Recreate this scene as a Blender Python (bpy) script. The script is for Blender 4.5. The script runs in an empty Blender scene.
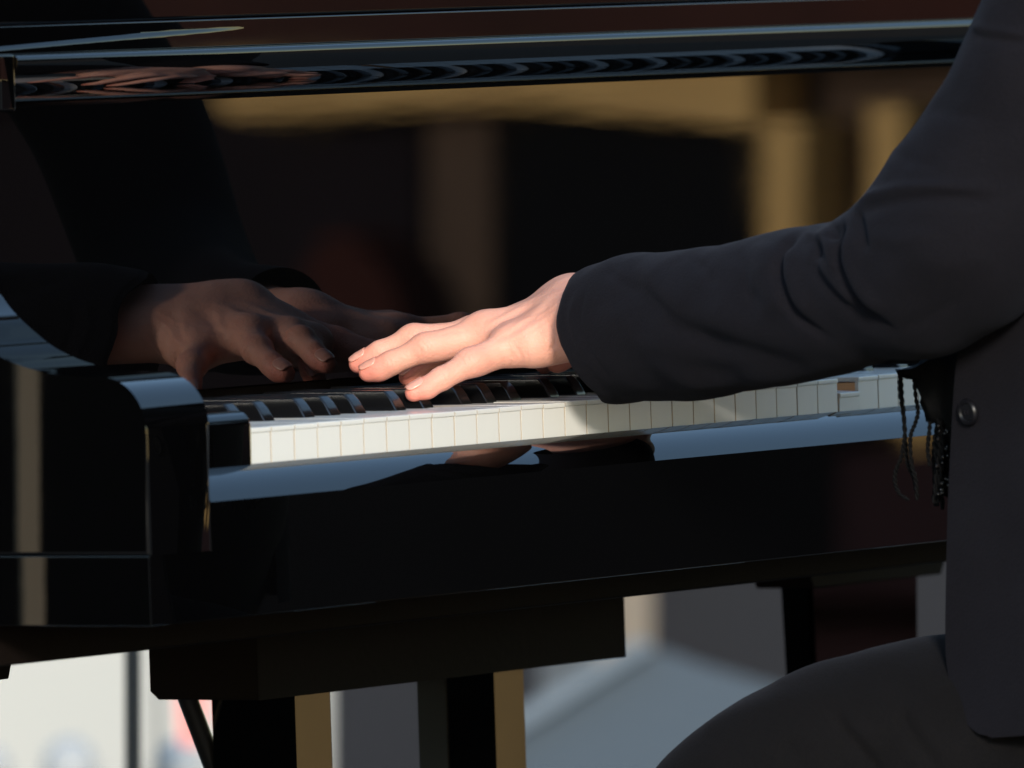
import bpy, bmesh, math, random
import numpy as np
from mathutils import Vector, Matrix
random.seed(7); rng = np.random.default_rng(7)
SC = bpy.context.scene; COL = SC.collection

# ------------------------------------------------------------------ camera
def basis(phi, p, roll):
    d = np.array([math.cos(phi)*math.cos(p), math.sin(phi)*math.cos(p), -math.sin(p)])
    r0 = np.cross(d, [0, 0, 1]); r0 /= np.linalg.norm(r0); u0 = np.cross(r0, d)
    c, s = math.cos(roll), math.sin(roll)
    return d, c*r0 - s*u0, s*r0 + c*u0
FPX = 11750.0
CPOS = np.array([-5.46988, -3.80461, .966565])
CD, CR, CU = basis(math.radians(33.51849), math.radians(1.86064), math.radians(1.861))
def ray(x, y): return CD*FPX + CR*(x-512) - CU*(y-384)
def bx(x, y, X): v = ray(x, y); return CPOS + v*((X-CPOS[0])/v[0])      # point of the sight line on plane X
def by(x, y, Y): v = ray(x, y); return CPOS + v*((Y-CPOS[1])/v[1])
def bd(x, y, D): return CPOS + ray(x, y)*(D/FPX)                          # at a distance
def proj(P):
    v = P - CPOS; z = v @ CD
    return np.stack([512+FPX*(v@CR)/z, 384-FPX*(v@CU)/z], -1)
cam = bpy.data.cameras.new('camera'); co = bpy.data.objects.new('camera', cam); COL.objects.link(co)
M = Matrix.Identity(4)
for i in range(3):
    M[i][0], M[i][1], M[i][2], M[i][3] = CR[i], CU[i], -CD[i], CPOS[i]
co.matrix_world = M
cam.sensor_width = 36; cam.lens = FPX*36/1024; cam.clip_start = .1; cam.clip_end = 2000
cam.dof.use_dof = True; cam.dof.focus_distance = 7.0; cam.dof.aperture_fstop = 13.5
SC.camera = co

# ------------------------------------------------------------------ light
w = bpy.data.worlds.new('World'); SC.world = w; w.use_nodes = True
SUN = Vector((-.70, -.63, .305)).normalized()
sky = w.node_tree.nodes.new('ShaderNodeTexSky'); sky.sky_type = 'NISHITA'; sky.sun_disc = False; sky.air_density = 1.35; sky.dust_density = .25; sky.ozone_density = 2.4
sky.sun_elevation = math.asin(SUN.z); sky.sun_rotation = math.atan2(SUN.x, SUN.y)
bg = w.node_tree.nodes['Background']; bg.inputs['Strength'].default_value = .15
w.node_tree.links.new(sky.outputs[0], bg.inputs['Color'])
sl = bpy.data.lights.new('sun', 'SUN'); sl.energy = 2.0; sl.angle = math.radians(8); sl.color = (1, .92, .80)
so = bpy.data.objects.new('sun', sl); COL.objects.link(so); so.rotation_euler = SUN.to_track_quat('Z', 'Y').to_euler()
SC.view_settings.view_transform = 'Standard'; SC.view_settings.look = 'None'
SC.view_settings.exposure = 1.25; SC.view_settings.gamma = 1
SC.cycles.use_denoising = True
SC.cycles.max_bounces = 10

# ------------------------------------------------------------------ materials
def mat(name, col, rough=.5, spec=.5, ior=1.5, bump=None, var=None, sss=None, coat=0, aniso=0):
    m = bpy.data.materials.new(name); m.use_nodes = True; nt = m.node_tree; b = nt.nodes['Principled BSDF']
    b.inputs['Base Color'].default_value = (*col, 1); b.inputs['Roughness'].default_value = rough
    b.inputs['IOR'].default_value = ior; b.inputs['Specular IOR Level'].default_value = spec
    if coat: b.inputs['Coat Weight'].default_value = coat; b.inputs['Coat Roughness'].default_value = .03
    tc = nt.nodes.new('ShaderNodeTexCoord')
    if var:                                     # (scale, amount) a mottled base colour
        n = nt.nodes.new('ShaderNodeTexNoise'); n.inputs['Scale'].default_value = var[0]; n.inputs['Detail'].default_value = 6
        nt.links.new(tc.outputs['Object'], n.inputs['Vector'])
        r = nt.nodes.new('ShaderNodeMix'); r.data_type = 'RGBA'
        r.inputs[6].default_value = (*[c*(1-var[1]) for c in col], 1); r.inputs[7].default_value = (*[min(1, c*(1+var[1])) for c in col], 1)
        nt.links.new(n.outputs['Fac'], r.inputs[0]); nt.links.new(r.outputs[2], b.inputs['Base Color'])
    if bump:                                    # list of (scale, distance, strength)
        prev = None
        for s, dist, st in bump:
            n = nt.nodes.new('ShaderNodeTexNoise'); n.inputs['Scale'].default_value = s; n.inputs['Detail'].default_value = 3
            nt.links.new(tc.outputs['Object'], n.inputs['Vector'])
            bn = nt.nodes.new('ShaderNodeBump'); bn.inputs['Distance'].default_value = dist; bn.inputs['Strength'].default_value = st
            nt.links.new(n.outputs['Fac'], bn.inputs['Height'])
            if prev: nt.links.new(prev.outputs[0], bn.inputs['Normal'])
            prev = bn
        nt.links.new(prev.outputs[0], b.inputs['Normal'])
    if sss:
        b.inputs['Subsurface Weight'].default_value = sss; b.inputs['Subsurface Radius'].default_value = (1, .35, .18)
        b.inputs['Subsurface Scale'].default_value = .0035
    return m
LACQ = mat('black_lacquer', (.0007, .0007, .0008), .02, .5, 1.56, bump=[(5.0, .00006, .3)])
def lacquer_dust():
    nt = LACQ.node_tree; b = nt.nodes['Principled BSDF']
    for nd in nt.nodes:                                   # the old polish ripples along the boards
        if nd.type == 'TEX_NOISE':
            mp = nt.nodes.new('ShaderNodeMapping'); mp.inputs['Scale'].default_value = (.8, .8, 5)
            l = nd.inputs['Vector'].links[0]; nt.links.new(l.from_socket, mp.inputs['Vector']); nt.links.new(mp.outputs[0], nd.inputs['Vector'])
    tc = nt.nodes.new('ShaderNodeTexCoord'); n = nt.nodes.new('ShaderNodeTexNoise'); n.inputs['Scale'].default_value = 9; n.inputs['Detail'].default_value = 8
    nt.links.new(tc.outputs['Object'], n.inputs['Vector'])
    mr = nt.nodes.new('ShaderNodeMapRange'); mr.inputs[1].default_value = .35; mr.inputs[2].default_value = .8
    mr.inputs[3].default_value = .004; mr.inputs[4].default_value = .03
    nt.links.new(n.outputs['Fac'], mr.inputs[0]); nt.links.new(mr.outputs[0], b.inputs['Roughness'])
lacquer_dust()
SATIN = mat('satin_black', (.006, .0055, .0055), .38, .35, 1.5, bump=[(220, .0004, .2)])
MATTE = mat('matte_black_wood', (.0050, .0034, .0030), .6, .05, 1.45, bump=[(160, .0005, .4)])
IVORY = mat('key_plastic', (.56, .555, .53), .22, .5, 1.5, var=(14, .03))
KEYSIDE = mat('darkened_key_side', (.40, .34, .27), .7, .2)  # grimy tan, also darkened so the sunlit gaps read as dark seams
WOODM = mat('key_wood', (.50, .23, .09), .6, .3, var=(60, .25))
EBON = mat('black_key_plastic', (.004, .004, .0045), .2, .5, 1.5, bump=[(300, .0003, .15)])
FELT = mat('dark_felt', (.006, .004, .004), .95, .1)
BRASS = mat('brass', (.55, .36, .12), .3); BRASS.node_tree.nodes['Principled BSDF'].inputs['Metallic'].default_value = 1

# ------------------------------------------------------------------ helpers
def meta(o, label=None, cat=None, group=None, kind=None):
    if label: o['label'] = label
    if cat: o['category'] = cat
    if group: o['group'] = group
    if kind: o['kind'] = kind
    return o
def empty(name, loc, label, cat, group=None):
    o = bpy.data.objects.new(name, None); COL.objects.link(o); o.location = loc
    return meta(o, label, cat, group)
def link(name, me, mats, parent=None, smooth=True, angle=None):
    o = bpy.data.objects.new(name, me); COL.objects.link(o)
    for m in (mats if isinstance(mats, (list, tuple)) else [mats]): me.materials.append(m)
    if smooth:
        me.polygons.foreach_set('use_smooth', [True]*len(me.polygons))
        if angle: me.set_sharp_from_angle(angle=math.radians(angle))
    if parent:
        o.parent = parent
        o.matrix_parent_inverse = Matrix.Translation(parent_world(parent)).inverted()
    return o
def parent_world(p):
    return Vector(p.location) if p.type == 'EMPTY' else Vector((0, 0, 0))     # meshes keep their origin at the world's
def from_bm(name, bm, mats, parent=None, angle=35):
    me = bpy.data.meshes.new(name); bmesh.ops.recalc_face_normals(bm, faces=bm.faces); bm.to_mesh(me); bm.free()
    o = link(name, me, mats, parent, True, angle)
    wn = o.modifiers.new('normals', 'WEIGHTED_NORMAL'); wn.keep_sharp = True; wn.weight = 60   # keep big flat faces flat beside rounded edges
    return o
def from_arrays(name, V, F, mats, parent=None, angle=None):
    me = bpy.data.meshes.new(name); me.from_pydata([tuple(map(float, v)) for v in V], [], [tuple(int(i) for i in f) for f in F]); me.validate()
    return link(name, me, mats, parent, True, angle)
def box(bm, x0, x1, y0, y1, z0, z1, bev=.001, seg=2):
    r = bmesh.ops.create_cube(bm, size=1); vs = r['verts']
    for v in vs: v.co = Vector(((x0+x1)/2+v.co.x*(x1-x0), (y0+y1)/2+v.co.y*(y1-y0), (z0+z1)/2+v.co.z*(z1-z0)))
    if bev:
        es = list({e for v in vs for e in v.link_edges})
        bmesh.ops.bevel(bm, geom=es, offset=bev, segments=seg, affect='EDGES', profile=.5, clamp_overlap=True)
    return bm
def prism_x(bm, prof, x0, x1, bev=0, seg=2, clamp=True):
    """closed (y,z) outline carried along X"""
    a = [bm.verts.new((x0, y, z)) for y, z in prof]; b = [bm.verts.new((x1, y, z)) for y, z in prof]
    n = len(prof); fa = bm.faces.new(a); fb = bm.faces.new(b[::-1])
    for i in range(n): bm.faces.new((a[i], b[i], b[(i+1) % n], a[(i+1) % n]))
    if bev:
        es = list({e for f in (fa, fb) for e in f.edges})
        bmesh.ops.bevel(bm, geom=es, offset=bev, segments=seg, affect='EDGES', profile=.5, clamp_overlap=clamp)
    return bm
def prism_z(bm, prof, z0, z1, bev=0, seg=2):
    a = [bm.verts.new((x, y, z0)) for x, y in prof]; b = [bm.verts.new((x, y, z1)) for x, y in prof]
    n = len(prof); fa = bm.faces.new(a); fb = bm.faces.new(b[::-1])
    for i in range(n): bm.faces.new((a[i], b[i], b[(i+1) % n], a[(i+1) % n]))
    if bev:
        es = list({e for f in (fa, fb) for e in f.edges})
        bmesh.ops.bevel(bm, geom=es, offset=bev, segments=seg, affect='EDGES', profile=.5, clamp_overlap=True)
    return bm
def arc(cx, cz, r, a0, a1, n):
    return [(cx+r*math.cos(math.radians(a0+(a1-a0)*i/n)), cz+r*math.sin(math.radians(a0+(a1-a0)*i/n))) for i in range(n+1)]
def tube(bm, pts, rad, n=10):
    """swept round bar through pts; rad a number or a list"""
    pts = [Vector(p) for p in pts]; rad = rad if isinstance(rad, (list, tuple)) else [rad]*len(pts)
    rings = []; t = (pts[1]-pts[0]).normalized()
    up = Vector((0, 0, 1)) if abs(t.z) < .9 else Vector((1, 0, 0)); nrm = (up - t*up.dot(t)).normalized()
    for i, p in enumerate(pts):
        t = (pts[min(i+1, len(pts)-1)]-pts[max(i-1, 0)]).normalized(); nrm = (nrm-t*nrm.dot(t)).normalized(); b = t.cross(nrm)
        rings.append([bm.verts.new(p+(nrm*math.cos(2*math.pi*k/n)+b*math.sin(2*math.pi*k/n))*rad[i]) for k in range(n)])
    for a, b in zip(rings, rings[1:]):
        for k in range(n): bm.faces.new((a[k], a[(k+1) % n], b[(k+1) % n], b[k]))
    bm.faces.new(rings[0][::-1]); bm.faces.new(rings[-1])
    return bm
def catmull(P, n):
    P = np.asarray(P, float); out = []
    Q = np.vstack([2*P[0]-P[1], P, 2*P[-1]-P[-2]])
    for i in range(len(P)-1):
        p0, p1, p2, p3 = Q[i:i+4]
        for k in range(n):
            t = k/n
            out.append(.5*((2*p1)+(p2-p0)*t+(2*p0-5*p1+4*p2-p3)*t*t+(3*p1-p0-3*p2+p3)*t**3))
    out.append(P[-1]); return np.array(out)

# ------------------------------------------------------------------ the grand piano
YC = -.0225; YM = .136
XL, XLI = float(by(150, 555, YC)[0]), float(by(213, 555, YC)[0]); XR, XRI = 1.222-XL, 1.222-XLI        # outer and inner faces of the two cheeks
piano = empty('grand_piano', (.61, .6, 0), 'glossy black grand piano with raised keyboard lid being played by the pianist', 'piano')
def pp(name, bm, mats=LACQ, parent=None, angle=35): return from_bm(name, bm, mats, parent or piano, angle)

# cheeks: rounded nose, flat top, hollow sweep rising to the rim
prof = [(YC, .6645)] + arc(YC+.030, .735, .030, 180, 90, 12)
prof += [tuple(p) for p in catmull([(y-.0005, z) for y, z in [(.010, .765), (.034, .7662), (.058, .7705), (.079, .778), (.093, .7865), (.1105, .8005), (.121, .814), (.134, .838), (.155, .885), (.185, .94), (.230, .968)]], 5)[1:]]
prof += [(.300, .972), (.300, .6645)]
for x0, x1, b in ((XL, XLI, .0026), (XRI, XR, .0026)):
    ck = pp('cheek', prism_x(bmesh.new(), prof, x0, x1, b, 4, False), angle=60); ck.modifiers.clear()
    for p_ in ck.data.polygons: p_.use_smooth = abs(p_.normal.x) < .995
# key end blocks
kb = [(-.004, .655), (-.004, .732)] + arc(.004, .732, .008, 180, 90, 6)[1:] + [(.160, .740), (.160, .655)]
for x0, x1 in ((XLI+.0004, -.0014), (52*.0235+.0014, XRI-.0004)): pp('key_end_block', prism_x(bmesh.new(), [(min(y, .134), z) for y, z in kb], x0, x1, .0012, 2))
# arm filler behind the end blocks, beside the fallboard
for x0, x1 in ((XLI+.0006, -.0484), (52*.0235+.0484, XRI-.0006)): pp('arm_block', box(bmesh.new(), x0, x1, YM+.0004, .298, .66, .955, .003)); pp('arm_block', box(bmesh.new(), x0, x1, YM-.0182, YM+.03, .9135, .9465, .002))
# keyslip: a convex slope down to a crisp arris
ks = [(-.0022, .664), (-.0022, .7094), (-.0030, .7097)]; path = [(0., 0.)]
for k in range(24):
    al = math.radians(26+34*(k+.5)/24); path.append((path[-1][0]-math.cos(al), path[-1][1]-math.sin(al)))
fy, fz = (YC+.0003+.0030)/path[-1][0], (.6916-.7097)/path[-1][1]
ks += [(-.0030+y*fy, .7097+z*fz) for y, z in path[1:]] + [(YC+.0003, .664)]
pp('keyslip', prism_x(bmesh.new(), ks, XLI+.0002, XRI-.0002), angle=24)
# key bed (a hair out of square with the cheeks), side return of the bed
bed = bmesh.new(); box(bed, XL, XR, YC+.0008, .30, .6255, .6648, .0006, 2)
for v in bed.verts: v.co.x += (v.co.y-YC)*.0009 if v.co.x < 0 else 0
pp('key_bed', bed)
pp('bed_frame', box(bmesh.new(), XL+.010, XR-.010, .100, .120, .601, .627, .002), MATTE)
pp('soundboard_frame', box(bmesh.new(), XL+.012, XR-.012, .55, .59, .605, .66, .003), MATTE)

# white keys: wooden stick, plastic top and front
K = .0235
BLK = []                                             # boundaries that carry a black key: (boundary index, offset mm)
names = ['A', 'B', 'C', 'D', 'E', 'F', 'G']
off = {'A': .0028, 'C': -.0028, 'D': .0028, 'F': -.0032, 'G': 0.}
for i in range(51):
    nm = names[i % 7]
    if nm in off: BLK.append((i+1, off[nm]))
bset = {n: o for n, o in BLK}
def key_outline(i, g):
    x0, x1 = g, K-g; L = .166; hd = .0505
    lx = x0 if i not in bset else bset[i]+.0072
    rx = x1 if (i+1) not in bset else K+bset[i+1]-.0072
    P = [(x0, 0), (x1, 0), (x1, hd)]
    if rx < x1: P += [(rx, hd)]
    P += [(rx, L), (lx, L)]
    if lx > x0: P += [(lx, hd)]
    P += [(x0, hd)]
    return P
for i in range(52):
    bm = bmesh.new()
    prism_z(bm, [(x, y) for x, y in key_outline(i, .0010)], .700, .7262)          # wooden stick
    for f in bm.faces: f.material_index = 0
    nf = len(bm.faces)
    top = bmesh.new(); prism_z(top, key_outline(i, .00042), .7268, .7300, .0007, 3)
    for v in top.verts:
        if v.co.y < .001: v.co.y -= .0009
    fr = bmesh.new(); box(fr, .00045, K-.00045, -.0004, .0022, .700, .7274, .0004, 2)
    me = bpy.data.meshes.new('white_key')
    for src in (top, fr):
        for f in src.faces: f.material_index = 1
        tmp = bpy.data.meshes.new('tmp'); src.to_mesh(tmp); src.free(); bm.from_mesh(tmp); bpy.data.meshes.remove(tmp)
    bmesh.ops.recalc_face_normals(bm, faces=bm.faces)
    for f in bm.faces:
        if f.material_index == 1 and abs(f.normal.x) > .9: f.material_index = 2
    bm.to_mesh(me); bm.free()
    o = link('white_key', me, [WOODM, IVORY, KEYSIDE], piano, True, 40)
    wn = o.modifiers.new('normals', 'WEIGHTED_NORMAL'); wn.keep_sharp = True; wn.weight = 60
    o.matrix_parent_inverse = Matrix.Identity(4)
    o.location = Vector((i*K, 0, 0)) - Vector(piano.location)
    o.location.z += rng.normal(0, .00018); o.location.y += rng.normal(0, .00006)
    if i == 27:                                                                    # held down: the front dips about the balance rail
        a_ = math.radians(2.35); pv = Vector((0, .215, .70)); o.rotation_euler = (a_, 0, 0)
        o.location += pv - Matrix.Rotation(a_, 3, 'X') @ pv; o['label'] = 'white key held down'
bkp = None
for n, o_ in BLK:
    if bkp is None:
        bm = bmesh.new()
        y0, y1, zt = .0505, .146, .7415
        lo = [(-.0055, y0), (.0055, y0), (.0055, y1), (-.0055, y1)]
        hi = [(-.0047, y0+.0085), (.0047, y0+.0085), (.0047, y1), (-.0047, y1)]
        rb = [bm.verts.new((x, y, .712)) for x, y in lo]; r0 = [bm.verts.new((x, y, .7302)) for x, y in lo]
        md = [bm.verts.new((x*.93, y0+(.0045 if k < 2 else 0)+(0 if k < 2 else y1-y0), .7375)) for k, (x, y) in enumerate(lo)]
        r1 = [bm.verts.new((x, y, zt)) for x, y in hi]
        for a, b in ((rb, r0), (r0, md), (md, r1)):
            for k in range(4): bm.faces.new((a[k], a[(k+1) % 4], b[(k+1) % 4], b[k]))
        bm.faces.new(rb[::-1]); bm.faces.new(r1)
        es = [e for e in bm.edges if all(v in r1 or v in md or v in r0 for v in e.verts) and not all(v in r0 for v in e.verts)]
        bmesh.ops.bevel(bm, geom=es, offset=.0011, segments=3, affect='EDGES', profile=.5, clamp_overlap=True)
        b = pp('black_key', bm, EBON, angle=60); bkp = b
        b.matrix_parent_inverse = Matrix.Identity(4)
    else:
        b = bkp.copy(); COL.objects.link(b); b.parent = piano
    b.location = Vector((n*K+o_, 0, 0)) - Vector(piano.location)
# felt strip and fallboard with its rolled lip
pp('felt_strip', box(bmesh.new(), -.001, 52*K+.001, .1530, .1600, .7312, .7450, .0008), FELT)
q0 = YM-.168
fb = [(YM, .7465), (YM, .9155)] + arc(.1785+q0, .9473, .0305, 254, 190, 16) + arc(.1516+q0, .94225, .0032, 186, 84, 7) + [(.1722+q0, .9458), (.1722+q0, .9615), (.192+q0, .9615), (.192+q0, .7465)]
fl = pp('fallboard', prism_x(bmesh.new(), fb, -.0480, 52*K+.048, .0012, 2), angle=28)
nx_, nz_ = 90, 22; HV = []; HF = []
for i in range(nx_+1):
    x = -.048+(1.270+.048)*(i/nx_)**2.2; g = max(0, min(1, (.215-x)/.26))
    z0, wz = .9478+.0085*min(1, (x+.05)/.25), .0001+.0050*g  # ramp shaped to catch a tapering streak of sky at the left
    for j in range(nz_+1):
        z = .9458+(.9622-.9458)*j/nz_; t = max(0, min(1, (z-z0)/wz)); HV.append((x, YM+.0036+t*wz*.55*min(1, g*6), z))
for i in range(nx_):
    for j in range(nz_): a = i*(nz_+1)+j; HF.append((a, a+nz_+1, a+nz_+2, a+1))
hs = from_arrays('hinge_strip', HV, HF, LACQ, piano); sd_ = hs.modifiers.new('thickness', 'SOLIDIFY'); sd_.thickness = .0006; sd_.offset = -1 if False else 1
# music shelf, desk and lid behind
pp('music_shelf', box(bmesh.new(), XLI+.001, XRI-.001, .172+q0, .46, .9625, .990, .0022, 4))
dk = bmesh.new(); box(dk, .16, 1.06, .345, .365, .991, 1.24, .003)
for v in dk.verts: v.co.y += (v.co.z-.991)*.32
pp('music_desk', dk)
rim = [(XL, .301)] + [(XL, 1.35)] + [tuple(p) for p in catmull([(XL, 1.35), (XL+.06, 1.56), (.14, 1.72), (.36, 1.74), (.56, 1.62), (.70, 1.34), (.86, 1.06), (1.10, .86), (1.29, .72), (XR, .56)], 6)[1:]] + [(XR, .301)]
pp('rim', prism_z(bmesh.new(), rim, .640, .972, .003, 2), angle=30)
ld = bmesh.new(); prism_z(ld, [(x*1.006-.003, y if y > .4 else .52) for x, y in rim], .9905, 1.008, .003, 2)
pp('lid', ld, angle=30)
# legs: block under the bed, tapering post, brass caster
def leg(x0, x1, y0, y1, ztop, taper):
    bm = bmesh.new(); cz = ztop-.018
    P = [(x0-taper, ztop), (x0, cz), (x0+.003, ztop-.026), (x1-.003, ztop-.026), (x1, cz), (x1+taper, ztop)]
    a = [bm.verts.new((x, y0, z)) for x, z in P]; b = [bm.verts.new((x, y1, z)) for x, z in P]
    n = len(P); fa = bm.faces.new(a); fb_ = bm.faces.new(b[::-1])
    for i in range(n): bm.faces.new((a[i], b[i], b[(i+1) % n], a[(i+1) % n]))
    bmesh.ops.bevel(bm, geom=list(bm.edges), offset=.0007, segments=1, affect='EDGES', clamp_overlap=True)
    o = pp('leg', bm, MATTE)
    bm = bmesh.new(); r = bmesh.ops.create_cube(bm, size=1)
    xa, xb = x0+.015, x1-.015; zt = ztop-.0205
    for v in r['verts']:
        t = .72 if v.co.z < 0 else 1
        v.co = Vector(((xa+xb)/2+v.co.x*(xb-xa)*t, (y0+y1)/2+v.co.y*(y1-y0-.02)*t, zt if v.co.z > 0 else .07))
    bmesh.ops.bevel(bm, geom=list(bm.edges), offset=.003, segments=2, affect='EDGES')
    from_bm('post', bm, LACQ, o)
    bm = bmesh.new(); tube(bm, [((xa+xb)/2-.012, (y0+y1)/2, .030), ((xa+xb)/2+.012, (y0+y1)/2, .030)], .029, 20)
    tube(bm, [((xa+xb)/2, (y0+y1)/2, .03), ((xa+xb)/2, (y0+y1)/2, .0695)], .014, 14)
    from_bm('caster', bm, BRASS, o)
leg(by(812, 610, .30)[0], by(945, 610, .30)[0], .30, .345, .6005, .022)
leg(-.01, .179, .30, .345, .6005, .0)
leg(.30, .47, 1.44, 1.56, .6395, .02)
# pedal lyre: top block, two posts with round pilasters, rods, pedal box, pedals
lyre = pp('pedal_lyre', prism_x(bmesh.new(), [(.262, .548), (.262, .6003), (.3430, .6003), (.3430, .553), (.3370, .548)], .380, .792, .0015), MATTE)
def lp(name, bm, m=LACQ, angle=35): return from_bm(name, bm, m, lyre, angle)
for (x0, x1) in ((.4275, .4655),):
    lp('post', prism_z(bmesh.new(), [(x0, .268), (x1, .268), (x1, .330), (x0, .330)], .13, .5600, .003, 3), LACQ)
lp('post', prism_z(bmesh.new(), [(.6415, .2640), (.6750, .2640), (.6750, .300), (.6415, .300)], .13, .5600, .006, 5), LACQ, 50)
lp('back_panel', prism_z(bmesh.new(), [(.6405, .3002), (.672, .3002), (.672, .3215), (.6405, .3215)], .13, .5600, .003, 2), SATIN)
bm = bmesh.new(); A = by(189, 702, .338); B = by(214, 768, .338); tube(bm, [A-(B-A)*.25, A+(B-A)*4.5], .0062, 12)
lp('brace_rod', bm, SATIN, 60)
lp('pedal_box', box(bmesh.new(), .40, .79, .255, .375, .07, .13, .004), LACQ)
for x in (.53, .595, .66):
    lp('pedal', prism_z(bmesh.new(), [(x-.011, .27), (x+.011, .27), (x+.014, .20), (x+.008, .175), (x-.008, .175), (x-.014, .20)], .085, .095, .003, 3), BRASS)

# ------------------------------------------------------------------ implicit surfaces for the body
def surface_nets(f, org, h):
    nx, ny, nz = f.shape; s = f < 0
    c = np.zeros((nx-1, ny-1, nz-1), np.int8)
    for dx in (0, 1):
        for dy in (0, 1):
            for dz in (0, 1): c += s[dx:nx-1+dx, dy:ny-1+dy, dz:nz-1+dz]
    act = np.argwhere((c > 0) & (c < 8)); idx = -np.ones(c.shape, np.int64); idx[tuple(act.T)] = np.arange(len(act))
    acc = np.zeros((len(act), 3)); cnt = np.zeros(len(act))
    cor = [(a, b, d) for a in (0, 1) for b in (0, 1) for d in (0, 1)]
    for p in cor:
        for ax in range(3):
            if p[ax] == 1: continue
            q_ = list(p); q_[ax] = 1
            va = f[act[:, 0]+p[0], act[:, 1]+p[1], act[:, 2]+p[2]]; vb = f[act[:, 0]+q_[0], act[:, 1]+q_[1], act[:, 2]+q_[2]]
            m = (va < 0) != (vb < 0); t = np.where(m, va/np.where(m, va-vb, 1), 0)
            pt = np.tile(np.array(p, float), (len(act), 1)); pt[:, ax] += t
            acc[m] += pt[m]; cnt[m] += 1
    V = (act + acc/np.maximum(cnt, 1)[:, None])*h + org
    F = []
    for ax in range(3):
        sl = [slice(1, -1)]*3; sl[ax] = slice(0, -1)
        sh = [slice(1, -1)]*3; sh[ax] = slice(1, None)
        A_, B_ = s[tuple(sl)], s[tuple(sh)]; e = np.argwhere(A_ != B_); flip = A_[tuple(e.T)]
        e = e + np.array([0 if k == ax else 1 for k in range(3)])
        u_, v_ = [(1, 2), (2, 0), (0, 1)][ax]
        def at(du, dv):
            g = e.copy(); g[:, u_] -= du; g[:, v_] -= dv; return idx[tuple(g.T)]
        quad = np.stack([at(1, 1), at(0, 1), at(0, 0), at(1, 0)], 1)
        quad[~flip] = quad[~flip][:, ::-1]
        F.append(quad)
    return V, np.vstack(F)
class Field:
    def __init__(s, lo, hi, h):
        s.lo = np.array(lo); s.h = h; s.n = np.ceil((np.array(hi)-s.lo)/h).astype(int)+1
        s.ax = [s.lo[i]+h*np.arange(s.n[i]) for i in range(3)]
    def new(s): return np.full(s.n, .05, np.float32)
    def win(s, lo, hi):
        a = np.clip(np.floor((lo-s.lo)/s.h).astype(int), 0, s.n); b = np.clip(np.ceil((hi-s.lo)/s.h).astype(int)+1, 0, s.n)
        sl = tuple(slice(a[i], b[i]) for i in range(3))
        X, Y, Z = np.meshgrid(*[s.ax[i][sl[i]].astype(np.float32) for i in range(3)], indexing='ij')
        return sl, X, Y, Z
    def cone(s, F, a, b, ra, rb, k=.006):
        a = np.array(a, float); b = np.array(b, float); pad = max(ra, rb)+.02
        sl, X, Y, Z = s.win(np.minimum(a, b)-pad, np.maximum(a, b)+pad)
        if X.size == 0: return
        d = b-a; L = d@d
        t = np.clip(((X-a[0])*d[0]+(Y-a[1])*d[1]+(Z-a[2])*d[2])/L, 0, 1)
        D = np.sqrt((X-a[0]-t*d[0])**2+(Y-a[1]-t*d[1])**2+(Z-a[2]-t*d[2])**2)-(ra+(rb-ra)*t)
        F[sl] = smin(F[sl], D, k)
    def ell(s, F, c, R, k=.006, rot=None, sub=False):
        c = np.array(c, float); R = np.array(R, float); pad = R.max()+.02
        sl, X, Y, Z = s.win(c-pad, c+pad)
        if X.size == 0: return
        P = np.stack([X-c[0], Y-c[1], Z-c[2]], -1)
        if rot is not None: P = P @ np.array(rot, np.float32)
        q0 = np.sqrt(((P/R)**2).sum(-1)); q1 = np.sqrt(((P/(R*R))**2).sum(-1))+1e-9
        D = q0*(q0-1)/q1
        D = np.where(q0 < 1e-3, -R.min(), D)
        if sub: F[sl] = -smin(-F[sl], D, k)
        else: F[sl] = smin(F[sl], D, k)
def smin(a, b, k):
    h = np.maximum(k-np.abs(a-b), 0)/k
    return (np.minimum(a, b)-h*h*k*.25).astype(np.float32)

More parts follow.
